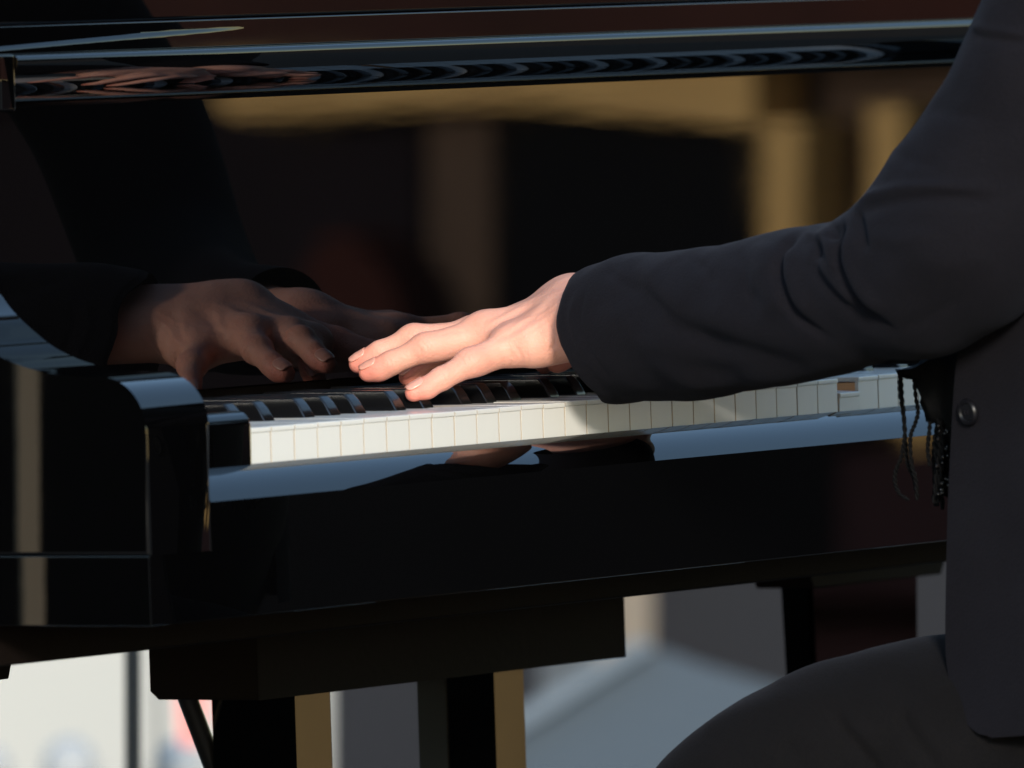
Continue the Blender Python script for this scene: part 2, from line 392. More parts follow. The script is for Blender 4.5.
def J(x, y, X): return bx(x, y, X)
LH = {   # joints of the left hand: sight line and depth plane
 'pinky': [J(413.5, 393, .255), J(441, 379, .268), J(471, 363, .285), J(514, 343, .313)],
 'ring': [J(368, 372.5, .281), J(391, 363, .286), J(426, 348.5, .297), J(486, 331.5, .325)],
 'middle': [J(358, 364, .298), J(380, 353, .303), J(414, 339.5, .314), J(478, 335.5, .342)],
 'index': [J(408, 377, .318), J(424, 364, .324), J(447, 351, .335), J(490, 341, .360)],
}
WU = J(570, 329, .330); WR = J(577, 305, .368); WC = (WU+WR)/2
RAD = {'pinky': (.0056, .0067, .0076, .0094), 'ring': (.0061, .0070, .0079, .0096), 'middle': (.0060, .0070, .0078, .0096), 'index': (.0060, .0070, .0080, .0096)}
ELB = bx(905, 292, .25)
def hand_field(h, H, wu, wr, thumb, elbow, mirror=False):
    pts = np.vstack([np.vstack(list(H.values())), [wu, wr], thumb])
    wc = (wu+wr)/2; fa = (elbow-wc)/np.linalg.norm(elbow-wc); stub = wc+fa*.07
    allp = np.vstack([pts, [stub]])
    G = Field(allp.min(0)-.032, allp.max(0)+.032, h)
    P = G.new(); mc = {}
    for i, nme in enumerate(('pinky', 'ring', 'middle', 'index')):
        base = wu+(wr-wu)*(.10+.26*i)
        mc[nme] = base
        k = H[nme][3]; inn = k + (base-k)*.04 + np.array([0, 0, -.0012])
        G.cone(P, base, inn, .0150, RAD[nme][3]+.0008, .012)
        # palm flesh under the metacarpal
        G.cone(P, base+np.array([0, .004, -.0005]), k+np.array([0, -.012, -.0035]), .0135, .0085, .012)
    # web between the finger roots
    for a, b in (('pinky', 'ring'), ('ring', 'middle'), ('middle', 'index')):
        G.cone(P, H[a][3]+np.array([0, .002, -.003]), H[b][3]+np.array([0, .002, -.003]), .0072, .0072, .010)
    # hypothenar and thenar mounds
    hy = wu*.52+H['pinky'][3]*.48+np.array([-.002, 0, -.0035])
    G.cone(P, wu+np.array([-.001, .010, .0005]), hy, .0128, .0118, .012)
    th = thumb[0]
    G.cone(P, wr+np.array([0, .01, -.002]), th, .0140, .0115, .012)
    # wrist and forearm
    G.cone(P, wu, wu+fa*.07+np.array([-.002, 0, 0]), .0160, .0165, .012); G.cone(P, wr, wr+fa*.07, .0160, .0170, .012)
    G.cone(P, wc, wc+fa*.07, .0175, .019, .014)
    # ulnar head, extensor tendons and knuckles
    G.ell(P, wu+fa*.012+np.array([-.004, 0, .009]), (.010, .012, .009), .010)
    for nme in ('pinky', 'ring', 'middle', 'index'):
        k = H[nme][3]; G.ell(P, k+np.array([0, -.001, .0026]), (.0085, .0110, .0068), .012)
        a = k+np.array([0, -.004, RAD[nme][3]-.0020]); b = mc[nme]+(wc-mc[nme])*.45+np.array([0, 0, .0138])
        G.cone(P, a, b, .0021, .0016, .0055)
    out = P.copy()
    for nme, js in H.items():
        Fg = G.new(); r = RAD[nme]
        t, dj, pj, m = js
        G.cone(Fg, m, pj, r[3]-.0004, r[2], .004)
        G.cone(Fg, pj, dj, r[2], r[1], .0035); G.cone(Fg, dj, t, r[1]-.0002, r[0]*.93, .0035)
        G.ell(Fg, dj*.45+t*.55+np.array([0, -.001, -.0015]), (r[0]*.98,)*3, .005)            # pulp
        G.ell(Fg, pj+np.array([0, 0, .0012]), (r[2]*.98, r[2]*1.15, r[2]*.90), .006)
        # flesh of the near segment
        G.cone(Fg, pj*.75+m*.25+np.array([0, 0, -.0015]), pj*.2+m*.8+np.array([0, 0, -.003]), r[2]*.93, r[2]*.98, .006)
        out = np.minimum(out, smin(P, Fg, .0065))
    Tg = G.new()
    for a, b, ra, rb in zip(thumb[:-1], thumb[1:], (.0122, .0098, .0086), (.0098, .0086, .0068)): G.cone(Tg, a, b, ra, rb, .005)
    out = np.minimum(out, smin(P, Tg, .009))
    return surface_nets(out, G.lo, h)
def smooth_mesh(V, F, n, lam=.5):
    e = np.vstack([F[:, [0, 1]], F[:, [1, 2]], F[:, [2, 3]], F[:, [3, 0]]])
    for _ in range(n):
        s = np.zeros_like(V); c = np.zeros(len(V))
        np.add.at(s, e[:, 0], V[e[:, 1]]); np.add.at(s, e[:, 1], V[e[:, 0]]); np.add.at(c, e[:, 0], 1); np.add.at(c, e[:, 1], 1)
        V = V+lam*(s/np.maximum(c, 1)[:, None]-V)
    return V
def vnormals(V, F):
    n = np.cross(V[F[:, 2]]-V[F[:, 0]], V[F[:, 3]]-V[F[:, 1]]); N = np.zeros_like(V)
    for k in range(4): np.add.at(N, F[:, k], n)
    return N/(np.linalg.norm(N, axis=1)[:, None]+1e-12)
def strokes(V, N, lines, facing=.05):
    """push the surface along its normal near each drawn fold line: (pixel polyline, width px, height m[, fade])"""
    uv = proj(V); vis = np.clip((-(N@CD)-facing)*4, 0, 1); dsp = np.zeros(len(V))
    for pts, wd, am in lines:
        P = catmull(pts, 8) if len(pts) > 2 else np.array(pts, float)
        best = np.full(len(V), 1e9); tt = np.zeros(len(V)); L = len(P)-1
        lo, hi = P.min(0)-4*wd, P.max(0)+4*wd
        m = np.where(((uv > lo) & (uv < hi)).all(1))[0]
        if len(m) == 0: continue
        q_ = uv[m]; bb = np.full(len(m), 1e9); bt = np.zeros(len(m))
        for i in range(L):
            a, b = P[i], P[i+1]; d = b-a; t = np.clip(((q_-a)@d)/(d@d+1e-9), 0, 1)
            D = np.linalg.norm(q_-a-t[:, None]*d, axis=1); k = D < bb; bb[k] = D[k]; bt[k] = (i+t[k])/L
        fade = np.minimum(1, np.minimum(bt, 1-bt)*5+.12)
        dsp[m] += am*np.exp(-(bb/wd)**2)*fade
    return V+N*(dsp*vis)[:, None]

thL = np.array([WR+np.array([.006, .028, -.012]), WR+np.array([.018, .058, -.022]), WR+np.array([.020, .086, -.030]), WR+np.array([.016, .108, -.036])])
V1, F1 = hand_field(.00085, LH, WU, WR, thL, bx(720, 319, .276))
V1 = smooth_mesh(V1, F1, 2); N1 = vnormals(V1, F1)
V1 = strokes(V1, N1, [
    ([(515, 345), (521, 356), (520.5, 367)], 1.6, -.00042), ([(508, 349), (512.5, 359), (510, 369)], 1.5, -.00034), ([(525, 350), (528.5, 359), (527.5, 367)], 1.5, -.00026), ([(503, 356), (505, 362), (503, 370)], 1.4, -.00022),
    ([(461, 351), (466, 355), (470, 362)], 1.4, -.00030), ([(456, 354), (461, 358), (465, 365)], 1.4, -.00028), ([(466, 348), (471, 352), (475, 359)], 1.4, -.00026), ([(452, 357), (457, 361), (460, 367)], 1.3, -.0002),
    ([(438, 374), (442, 379), (444, 386)], 1.3, -.00024), ([(442, 371), (446, 376), (448, 383)], 1.3, -.0002), ([(421, 342), (426, 346), (428, 353)], 1.4, -.00026), ([(415, 345), (420, 349), (422, 357)], 1.4, -.00026), ([(427, 340), (432, 344), (434, 350)], 1.4, -.0002),
    ([(387, 358), (391, 362), (392, 369)], 1.3, -.0002), ([(391, 356), (395, 360), (396, 367)], 1.3, -.00018), ([(405, 331), (411, 334), (414, 339)], 1.4, -.00024), ([(411, 329), (416, 332), (419, 337)], 1.4, -.0002),
    ([(557, 330), (555, 342), (549, 353)], 2.2, -.0008), ([(563, 316), (562, 330), (556, 345)], 3, .0005), ([(495, 341), (518, 328), (550, 305)], 3.0, -.0006), ([(505, 343), (528, 330), (556, 312)], 2.4, .0005), ([(486, 326), (512, 312), (550, 290)], 2.2, .0006), ([(484, 331), (508, 320), (545, 298)], 2.4, -.0007), ([(540, 322), (548, 335), (545, 348)], 4, .0004), ([(505, 334), (524, 320), (544, 313), (562, 300)], 1.8, .0003), ([(520, 340), (538, 330), (553, 318)], 1.8, .00025), ([(440, 335), (455, 331), (470, 333)], 1.6, -.0003)])
ctr = np.array([.863, 0, 0])
def mir(p): return np.array([.792-p[0], p[1]+.006, p[2]+.001-.010*min(1, max(0, (.095-p[1])/.09))])
RH = {k: [mir(p) for p in v] for k, v in LH.items()}
T3 = bx(557, 362, .400)
rw = mir(WR)
thR = np.array([rw+np.array([-.008, .022, -.010]), rw*.45+T3*.55+np.array([0, 0, .004]), rw*.15+T3*.85+np.array([0, .002, .001]), T3])
V2, F2 = hand_field(.0013, RH, mir(WU), mir(WR), thR, np.array([.60, -.30, .80]))
V2 = smooth_mesh(V2, F2, 2)

skin = mat('skin', (.56, .33, .235), .5, .3, 1.42, bump=[(700, .0008, .4), (170, .0012, .28)], sss=.12)
def skin_nodes():
    nt = skin.node_tree; b = nt.nodes['Principled BSDF']
    at = nt.nodes.new('ShaderNodeAttribute'); at.attribute_name = 'blush'
    n = nt.nodes.new('ShaderNodeTexNoise'); n.inputs['Scale'].default_value = 75; n.inputs['Detail'].default_value = 5
    tc = nt.nodes.new('ShaderNodeTexCoord'); nt.links.new(tc.outputs['Object'], n.inputs['Vector'])
    m1 = nt.nodes.new('ShaderNodeMix'); m1.data_type = 'RGBA'; m1.inputs[6].default_value = (.69, .365, .27, 1); m1.inputs[7].default_value = (.57, .25, .18, 1)
    nt.links.new(n.outputs['Fac'], m1.inputs[0])
    m2 = nt.nodes.new('ShaderNodeMix'); m2.data_type = 'RGBA'; m2.inputs[7].default_value = (.68, .18, .135, 1)
    nt.links.new(at.outputs['Fac'], m2.inputs[0]); nt.links.new(m1.outputs[2], m2.inputs[6]); nt.links.new(m2.outputs[2], b.inputs['Base Color'])
skin_nodes()
def blush_of(V, H, th):
    b = np.zeros(len(V))
    for nme, js in H.items():
        for j, r, a in ((js[0], .013, .75), (js[1], .007, .25), (js[2], .009, .35), (js[3], .011, .25)):
            b = np.maximum(b, a*np.exp(-(np.linalg.norm(V-j, axis=1)/r)**2))
    for j in th[1:]: b = np.maximum(b, .5*np.exp(-(np.linalg.norm(V-j, axis=1)/.016)**2))
    return b
# trunk, neck and head in a coarser grid; the clothes lie over it
PELV = np.array([.42, -.52, .50]); CH = np.array([.41, -.45, .90]); NK = np.array([.41, -.43, 1.12]); HD = np.array([.41, -.36, 1.27])
SHL = np.array([.225, -.44, 1.045]); SHR = np.array([.60, -.44, 1.045])
G = Field((.13, -.66, .38), (.76, -.20, 1.43), .008); B = G.new()
G.ell(B, PELV, (.16, .12, .12), .05); G.ell(B, (.42, -.48, .74), (.145, .10, .18), .05); G.ell(B, CH+np.array([0, 0, .03]), (.16, .11, .17), .05)
for s_ in (SHL, SHR): G.cone(B, CH+np.array([0, 0, .12]), s_, .06, .052, .05)
G.cone(B, CH+np.array([0, 0, .15]), NK+np.array([0, .02, .04]), .062, .055, .04)
G.ell(B, HD, (.075, .098, .112), .03); G.ell(B, HD+np.array([0, .045, -.065]), (.048, .048, .05), .03)
G.ell(B, HD+np.array([0, .100, -.018]), (.013, .018, .020), .014)
for sx in (-1, 1): G.ell(B, HD+np.array([sx*.077, -.005, -.01]), (.010, .020, .030), .008); G.ell(B, HD+np.array([sx*.031, .092, .012]), (.014, .010, .009), .012, sub=True)
V3, F3 = surface_nets(B, G.lo, G.h); V3 = smooth_mesh(V3, F3, 2)
person = None
VV = np.vstack([V1, V2, V3]); FF = np.vstack([F1, F2+len(V1), F3+len(V1)+len(V2)])
ORG = np.array([.45, -.48, 0.])
person = from_arrays('person', VV-ORG, FF, skin); person.location = ORG
meta(person, 'seated person in a dark suit jacket and trousers playing the black grand piano', 'person')
att = person.data.attributes.new('blush', 'FLOAT', 'POINT')
att.data.foreach_set('value', np.concatenate([blush_of(V1, LH, thL), blush_of(V2, RH, thR), np.zeros(len(V3))]).astype(np.float32))

NAIL = mat('nail', (.62, .285, .215), .3, .5, 1.5, sss=.1)
def nail(H, nme, side):
    t, dj = np.array(H[nme][0]), np.array(H[nme][1]); ax = (t-dj)/np.linalg.norm(t-dj)
    up = np.array([-.35*side, 0, 1.]); n = up-ax*(up@ax); n /= np.linalg.norm(n); sd = np.cross(ax, n)
    r = RAD[nme][0]; V = []; F = []; nu, nv = 9, 10
    for j in range(nv+1):
        v = j/nv; q_ = abs(2*v-1); wid = (1-max(0, q_-.25)**3*.9)
        c = t-ax*(.0078)+ax*v*.0112; rr = (r+.0009-.0006*v)*(1-.12*max(0, v-.6)/.4)
        for i in range(nu+1):
            a = (i/nu*2-1)*math.radians(50)*wid; V.append(c+rr*(n*math.cos(a)+sd*math.sin(a)))
    for j in range(nv):
        for i in range(nu):
            a = j*(nu+1)+i; F.append((a, a+1, a+nu+2, a+nu+1))
    o = from_arrays('fingernail', np.array(V)-ORG, F, NAIL, None); o.parent = person
    md = o.modifiers.new('thickness', 'SOLIDIFY'); md.thickness = .0006; md.offset = 0
for nme in LH: nail(LH, nme, 1); nail(RH, nme, -1)

# ------------------------------------------------------------------ clothes
def cloth_mat(name, c1, c2):
    m = mat(name, c1, .9, .10, 1.4); nt = m.node_tree; b = nt.nodes['Principled BSDF']
    b.inputs['Sheen Weight'].default_value = .02; b.inputs['Sheen Roughness'].default_value = .5; b.inputs['Sheen Tint'].default_value = (.7, .75, 1, 1)
    tc = nt.nodes.new('ShaderNodeTexCoord')
    n = nt.nodes.new('ShaderNodeTexNoise'); n.inputs['Scale'].default_value = 700; n.inputs['Detail'].default_value = 2; nt.links.new(tc.outputs['Object'], n.inputs['Vector'])
    n2 = nt.nodes.new('ShaderNodeTexNoise'); n2.inputs['Scale'].default_value = 25; n2.inputs['Detail'].default_value = 4; nt.links.new(tc.outputs['Object'], n2.inputs['Vector'])
    ad = nt.nodes.new('ShaderNodeMath'); ad.operation = 'MULTIPLY_ADD'; ad.inputs[1].default_value = .65; nt.links.new(n.outputs['Fac'], ad.inputs[0])
    mu = nt.nodes.new('ShaderNodeMath'); mu.operation = 'MULTIPLY'; mu.inputs[1].default_value = .35; nt.links.new(n2.outputs['Fac'], mu.inputs[0]); nt.links.new(mu.outputs[0], ad.inputs[2])
    mx = nt.nodes.new('ShaderNodeMix'); mx.data_type = 'RGBA'; mx.inputs[6].default_value = (*c1, 1); mx.inputs[7].default_value = (*c2, 1)
    nt.links.new(ad.outputs[0], mx.inputs[0]); nt.links.new(mx.outputs[2], b.inputs['Base Color'])
    bp_ = nt.nodes.new('ShaderNodeBump'); bp_.inputs['Distance'].default_value = .0009; bp_.inputs['Strength'].default_value = .5
    nt.links.new(n.outputs['Fac'], bp_.inputs['Height'])
    b2 = nt.nodes.new('ShaderNodeBump'); b2.inputs['Distance'].default_value = .004; b2.inputs['Strength'].default_value = .15
    nt.links.new(n2.outputs['Fac'], b2.inputs['Height']); nt.links.new(bp_.outputs[0], b2.inputs['Normal']); nt.links.new(b2.outputs[0], b.inputs['Normal'])
    return m
SUIT = cloth_mat('suit_wool', (.0016, .0014, .0021), (.0088, .0080, .0108))
TROU = cloth_mat('trouser_wool', (.0013, .0011, .0013), (.0058, .0052, .0056))
SHIRT = mat('black_shirt', (.006, .006, .007), .8, .2)

def loft(st, nth, nlen, flat=.85, cap0=True, lip=None):
    """tube through stations (cx, cy, half-width px, plane X): image outline gives the width, depth follows"""
    S = catmull(np.array(st, float), nlen); C = np.array([bx(s[0], s[1], s[3]) for s in S]); V = []
    for i in range(len(S)):
        t = C[min(i+1, len(S)-1)]-C[max(i-1, 0)]; t /= np.linalg.norm(t)
        n = np.cross(CD, t); n /= np.linalg.norm(n)
        if n @ CU < 0 and abs(n @ CU) > .15 and i == 0: pass
        b = np.cross(t, n); b /= np.linalg.norm(b)
        dep = (C[i]-CPOS)@CD; r = S[i, 2]*dep/FPX; fl = S[i, 4] if S.shape[1] > 4 else flat
        for k in range(nth):
            a = 2*math.pi*k/nth; V.append(C[i]+n*(r*math.cos(a))+b*(r*fl*math.sin(a)))
    F = []
    m = len(S)
    for i in range(m-1):
        for k in range(nth):
            F.append((i*nth+k, i*nth+(k+1) % nth, (i+1)*nth+(k+1) % nth, (i+1)*nth+k))
    return np.array(V), np.array(F), C

# left sleeve: cuff -> elbow -> shoulder
SL = [(606, 333, 70, .331), (617, 331.5, 74, .327), (650, 326, 75.5, .315), (700, 322, 75, .296), (760, 315, 77.5, .275), (815, 301.5, 76.5, .255), (868, 287.5, 77, .236), (925, 261, 95, .223), (978, 214, 103, .218), (1012, 148, 92, .216), (1045, 70, 87, .217), (1080, -10, 86, .22), (1112, -85, 84, .225), (1130, -130, 70, .232)]
VS, FS, CS = loft(SL, 120, 22, .98)
NS = vnormals(VS, FS)
# the tube runs cuff to shoulder: make the normals point outwards
if ((VS-np.repeat(CS, 120, 0))*NS).sum() < 0: FS = FS[:, ::-1]; NS = -NS
FOLD = [
    ([(804, 226), (790, 240), (780, 256), (779, 272), (782, 286), (789, 304), (803, 322), (830, 340)], 4.0, -.0052),
    ([(797, 246), (791, 262), (792, 280), (800, 300), (815, 318)], 8, .0030),
    ([(770, 240), (764, 262), (768, 292), (782, 318)], 10, .0022),
    ([(834, 224), (833, 232), (831, 240)], 3.2, -.0060), ([(838, 218), (841, 232), (838, 258), (844, 279), (855, 299), (872, 317), (895, 332)], 3.6, -.0050),
    ([(826, 236), (829, 252), (836, 272)], 4, .0022), ([(849, 226), (847, 250), (853, 275), (866, 298), (885, 314)], 7, .0030),
    ([(813, 236), (818, 248), (816, 260)], 3.5, -.0030), ([(808, 258), (822, 280), (840, 300), (862, 320), (885, 334)], 5, -.0026), ([(818, 262), (834, 284), (856, 306)], 5, .0020),
    ([(805, 230), (815, 238), (824, 233), (832, 226)], 5, .0028),
    ([(852, 209), (858, 220), (862, 240), (864, 252)], 4, -.0034), ([(853, 205), (866, 199), (886, 193), (905, 189), (940, 187), (990, 189)], 5, .0032),
    ([(858, 212), (880, 204), (905, 199), (945, 197), (1000, 202)], 6, -.0022),
    ([(632, 272), (641, 290), (653, 304), (673, 324), (700, 336), (735, 349), (775, 362), (815, 372)], 9, -.0034),
    ([(640, 262), (660, 288), (690, 310), (740, 330)], 14, .0022), ([(610, 300), (625, 330), (660, 352), (720, 372)], 16, .0020),
    ([(700, 262), (730, 290), (760, 318)], 15, -.0012), ([(660, 380), (720, 384), (790, 378), (850, 366)], 9, .0018),
    ([(972, 27), (990, 31), (1030, 36)], 3, .0022), ([(972, 33), (990, 37), (1030, 42)], 3.5, -.0022),
    ([(905, 60), (960, 110), (1010, 140)], 20, -.0014), ([(900, 250), (940, 262), (990, 250)], 18, .0016), ([(905, 300), (950, 300), (1000, 270)], 18, -.0014),
    ([(575, 290), (566, 318), (576, 352), (598, 388)], 3.0, .0008), ([(584, 286), (576, 318), (586, 352), (606, 384)], 1.6, -.0006)]
def wob(V, N, amp, seed, k0=(18, 60), n=14, mask=None):
    r = np.random.default_rng(seed); d = np.zeros(len(V))
    for _ in range(n):
        v = r.normal(0, 1, 3); v /= np.linalg.norm(v); k = r.uniform(*k0)*2; d += np.sin(V@v*k+r.uniform(0, 6.28)+.9*np.sin(V@np.roll(v, 1)*k*.6))*30/k
    d *= amp/max(1e-9, np.abs(d).max())
    return V+N*(d if mask is None else d*mask)[:, None]
VS = wob(VS, NS, .0030, 3); VS = wob(VS, NS, .0008, 8, (70, 150), 20)
FOLD += [([(612, 397), (700, 393), (790, 387)], 2.0, -.0009), ([(604, 268), (618, 282), (640, 292)], 5, -.0010), ([(690, 256), (704, 270), (712, 288)], 5, -.0012), ([(735, 250), (744, 268), (746, 290), (760, 305)], 5, -.0014), ([(880, 140), (905, 158), (940, 166)], 6, -.0012), ([(915, 95), (945, 112), (985, 118)], 7, -.0012), ([(870, 235), (900, 240), (940, 232)], 7, .0014), ([(640, 350), (690, 366), (750, 374)], 7, -.0012), ([(900, 330), (930, 318), (965, 296)], 6, -.0016)]
VS = strokes(VS, NS, [(p, wd*1.15, am*1.05) for p, wd, am in FOLD])
CUFF = np.array([(262, 588), (270, 576), (280, 569), (297, 562), (318, 556.5), (328, 556), (345, 560), (372, 573), (390, 589), (400, 606), (405, 612), (412, 612)], float)
uv = proj(VS[:120]); xe = np.interp(uv[:, 1], CUFF[:, 0], CUFF[:, 1]); near = np.clip((-(NS[:120]@CD)+.15)*3, 0, 1)
mv = np.clip(xe-uv[:, 0], -6, 40)*near; mv = .25*np.roll(mv, 1)+.5*mv+.25*np.roll(mv, -1)
for i in range(80):                                     # bring the near rim of the cuff to its slanted line; the cloth behind it follows
    a_ = CS[26]-CS[22]; du = (proj(CS[26][None])[0]-proj(CS[22][None])[0])[0]
    VS[i*120:(i+1)*120] += a_[None]*(mv/du*(1-i/80)**1.3)[:, None]
# cuff: push the lower corner out and turn the hem inside
nth = 120
ring0 = VS[:nth].copy(); uv0 = proj(ring0)
inner = []
c0 = ring0.mean(0); axis = (CS[8]-CS[0]); axis /= np.linalg.norm(axis)
for dep, sc in ((.000, .975), (.006, .955), (.05, .93)): inner.append(c0+(ring0-c0)*sc+axis*dep)
Vc = np.vstack([VS]+inner); Fc = [tuple(f) for f in FS]
base = len(VS); prev = np.arange(nth)
for j in range(3):
    cur = base+j*nth+np.arange(nth)
    for k in range(nth): Fc.append((prev[(k+1) % nth], prev[k], cur[k], cur[(k+1) % nth]))
    prev = cur
# right sleeve mirrored roughly, seen only in the fallboard
def tube_ring(pts, rad, nth=40, n=10):
    P = catmull(np.array([list(p)+[r] for p, r in zip(pts, rad)], float), n); C = P[:, :3]; V = []; nr = np.array([0, 0, 1.])
    for i in range(len(C)):
        t = C[min(i+1, len(C)-1)]-C[max(i-1, 0)]; t /= np.linalg.norm(t); nr = nr-t*(nr@t); nr /= np.linalg.norm(nr); b = np.cross(t, nr)
        for k in range(nth): a = 2*math.pi*k/nth; V.append(C[i]+(nr*math.cos(a)+b*math.sin(a))*P[i, 3])
    F = [(i*nth+k, i*nth+(k+1) % nth, (i+1)*nth+(k+1) % nth, (i+1)*nth+k) for i in range(len(C)-1) for k in range(nth)]
    return np.array(V), F
wR = mir(WC)+np.array([0, -.006, .006])
vr, fr_ = tube_ring([wR+np.array([0, -.012, 0]), wR+np.array([.045, -.085, .004]), (.63, -.22, .805), (.67, -.30, .92), SHR+np.array([.03, .06, 0]), SHR+np.array([.0, 0, .0]), SHR+np.array([-.06, 0, .03])], [.033, .037, .052, .058, .062, .062, .06])
parts_v = [Vc, vr]; parts_f = [Fc, [tuple(i+len(Vc) for i in f) for f in fr_]]
# jacket trunk, open at the front
tr_v = []; tr_f = []
levels = [(.60, .185, .150, -.50), (.70, .178, .14, -.49), (.80, .178, .135, -.48), (.90, .185, .135, -.465), (.98, .190, .13, -.455), (1.05, .175, .11, -.45), (1.10, .11, .085, -.44), (1.13, .075, .07, -.435)]
LV = catmull(np.array(levels), 6); na = 72
for z, ax_, ay_, cy in LV:
    for k in range(na):
        a = math.radians(112+(316)*k/(na-1)); tr_v.append((.415+ax_*math.cos(a), cy+ay_*math.sin(a), z))
for i in range(len(LV)-1):
    for k in range(na-1): tr_f.append((i*na+k, i*na+k+1, (i+1)*na+k+1, (i+1)*na+k))
n0 = sum(len(v) for v in parts_v); parts_v.append(np.array(tr_v)); parts_f.append([tuple(i+n0 for i in f) for f in tr_f])
jv = np.vstack(parts_v); jf = sum(parts_f, [])
jk = from_arrays('jacket', jv-ORG, jf, SUIT); jk.parent = person

# left front of the jacket: a hanging panel with a rounded lower corner, two layers thick
EDGE = [(968, 300), (962, 340), (957, 380), (954, 430), (951, 500), (949, 570), (948, 630), (950, 668), (957, 700), (968, 722), (983, 735), (1000, 738), (1020, 733), (1045, 728), (1090, 724)]
E = catmull(np.array(EDGE, float), 8)
def panel_pt(x, y):
    s = (x-948.)                      # px from the front edge; the cloth curves away to the side seam
    X = .272-.00032*s+.0000016*s*s*.3+.004*math.sin(y*.013+.4)+.0025*math.sin(y*.031+s*.02)
    return bx(x, y, X)
def panel_grid():
    V = []; F = []; nu = 40
    rows = [p for p in E]
    # rows between the edge curve and the side seam line at x=1180
    for (x, y) in rows:
        yy = y if y < 640 else 640+(y-640)
        for i in range(nu+1):
            t = (i/nu)**1.3
            xs = x+(1190-x)*t; ys = yy+((y*.98+4)-yy)*t
            V.append(panel_pt(xs, ys))
    for j in range(len(rows)-1):
        for i in range(nu): a = j*(nu+1)+i; F.append((a, a+1, a+nu+2, a+nu+1))
    return np.array(V), F
# build as a fan free sheet: outline cut from a regular grid in (x, y)
ys_ = np.concatenate([np.linspace(285, 640, 60), np.linspace(644, 738, 48)])
edge_x = []
for yv in ys_:
    if yv <= 735:
        c = [p for p in zip(E[:-1], E[1:]) if min(p[0][1], p[1][1]) <= yv <= max(p[0][1], p[1][1])+1e-9]
        if c: a, b = c[0]; t = (yv-a[1])/(b[1]-a[1]+1e-9); edge_x.append(a[0]+(b[0]-a[0])*t)
        else: edge_x.append(E[0][0]+.1*(300-yv))
    else: edge_x.append(990)
edge_x[-1] = 994
PV = []; nu = 44
for yv, ex in zip(ys_, edge_x):
    for i in range(nu+1):
        t = (i/nu)**1.25; xs = ex+(1190-ex)*t
        drop = max(0, yv-690)/48
        PV.append(panel_pt(xs, yv-(drop*14*t if yv > 690 else 0)))
PV = np.array(PV); PV = wob(PV, np.tile(-CD, (len(PV), 1)), .0035, 12, (8, 26)); PF = []
for j in range(len(ys_)-1):
    for i in range(nu): a = j*(nu+1)+i; PF.append((a, a+nu+1, a+nu+2, a+1))
pn = from_arrays('jacket_front', PV-ORG, PF, SUIT); pn.parent = jk
md = pn.modifiers.new('thickness', 'SOLIDIFY'); md.thickness = .0045; md.offset = 0
bv = pn.modifiers.new('edge', 'BEVEL'); bv.width = .0015; bv.segments = 2; bv.limit_method = 'ANGLE'
# button
Bc = panel_pt(973, 411); B1 = panel_pt(981, 411)-panel_pt(965, 411); B2 = panel_pt(973, 420)-panel_pt(973, 402)
bu = B1/np.linalg.norm(B1); bw = B2/np.linalg.norm(B2); bn_ = np.cross(bu, bw); bn_ /= np.linalg.norm(bn_)
if bn_ @ CD > 0: bn_ = -bn_
bw = np.cross(bn_, bu)
bm = bmesh.new(); prof_b = [(0, .0042), (.0022, .0042), (.0055, .0040), (.0066, .0050), (.0078, .0050), (.0090, .0040), (.0092, .0026), (.0086, .0018)]
rings = []
for r_, z_ in prof_b[1:]:
    r_ *= .86; rings.append([bm.verts.new(Bc-ORG+bu*r_*math.cos(2*math.pi*k/28)+bw*r_*math.sin(2*math.pi*k/28)+bn_*(z_+.0008)) for k in range(28)])
bm.faces.new(rings[0])
for a, b in zip(rings, rings[1:]):
    for k in range(28): bm.faces.new((a[k], a[(k+1) % 28], b[(k+1) % 28], b[k]))
BUTN = mat('button_horn', (.004, .004, .0055), .35, .25)
bo = from_bm('button', bm, BUTN, None, 40); bo.parent = jk
bm = bmesh.new()
for sx in (-1, 1):
    p0 = Bc-ORG+bn_*.0052+bu*sx*.0012
    tube(bm, [p0-bw*.0013, p0+bn_*.0003, p0+bw*.0013], .0004, 6)
th_ = from_bm('thread', bm, SUIT, None); th_.parent = bo
# dark shirt front behind the panel
G2 = Field((.21, -.62, .50), (.66, -.26, 1.12), .010); B_ = G2.new()
G2.ell(B_, (.42, -.46, .74), (.150, .125, .24), .04); G2.ell(B_, (.42, -.44, .95), (.155, .118, .19), .05)
vs_, fs_ = surface_nets(B_, G2.lo, G2.h); sh = from_arrays('shirt', vs_-ORG, fs_, SHIRT); sh.parent = person

# trousers: thigh, knee, shin
TL = [(a, b, c_, x-.03) for a, b, c_, x in [(1120, 745, 150, .375), (1050, 752, 146, .368), (980, 764, 140, .355), (900, 776, 136, .340), (830, 797, 131, .322), (775, 822, 124, .309), (735, 850, 112, .302), (716, 892, 104, .300), (716, 960, 98, .298), (724, 1060, 88, .30), (735, 1250, 76, .30), (745, 1560, 74, .30)]]
vt, ft, ct = loft(TL, 90, 12, .92)
nt_ = vnormals(vt, ft)
if ((vt-np.repeat(ct, 90, 0))*nt_).sum() < 0: ft = ft[:, ::-1]; nt_ = -nt_
vt = wob(vt, nt_, .0040, 5, (12, 40)); vt = wob(vt, nt_, .0009, 9, (60, 130), 20)
vt = strokes(vt, nt_, [([(833, 712), (845, 730), (862, 750), (885, 775)], 4, -.0045), ([(842, 708), (858, 730), (880, 752)], 7, .0018), ([(898, 706), (910, 730), (925, 752), (940, 775)], 4.5, -.0040), ([(908, 704), (924, 732)], 7, .0014), ([(780, 740), (800, 760), (825, 790)], 5, -.0014), ([(700, 735), (720, 720), (770, 705), (840, 690)], 12, .0014), ([(880, 660), (920, 700), (960, 730)], 14, -.001)])
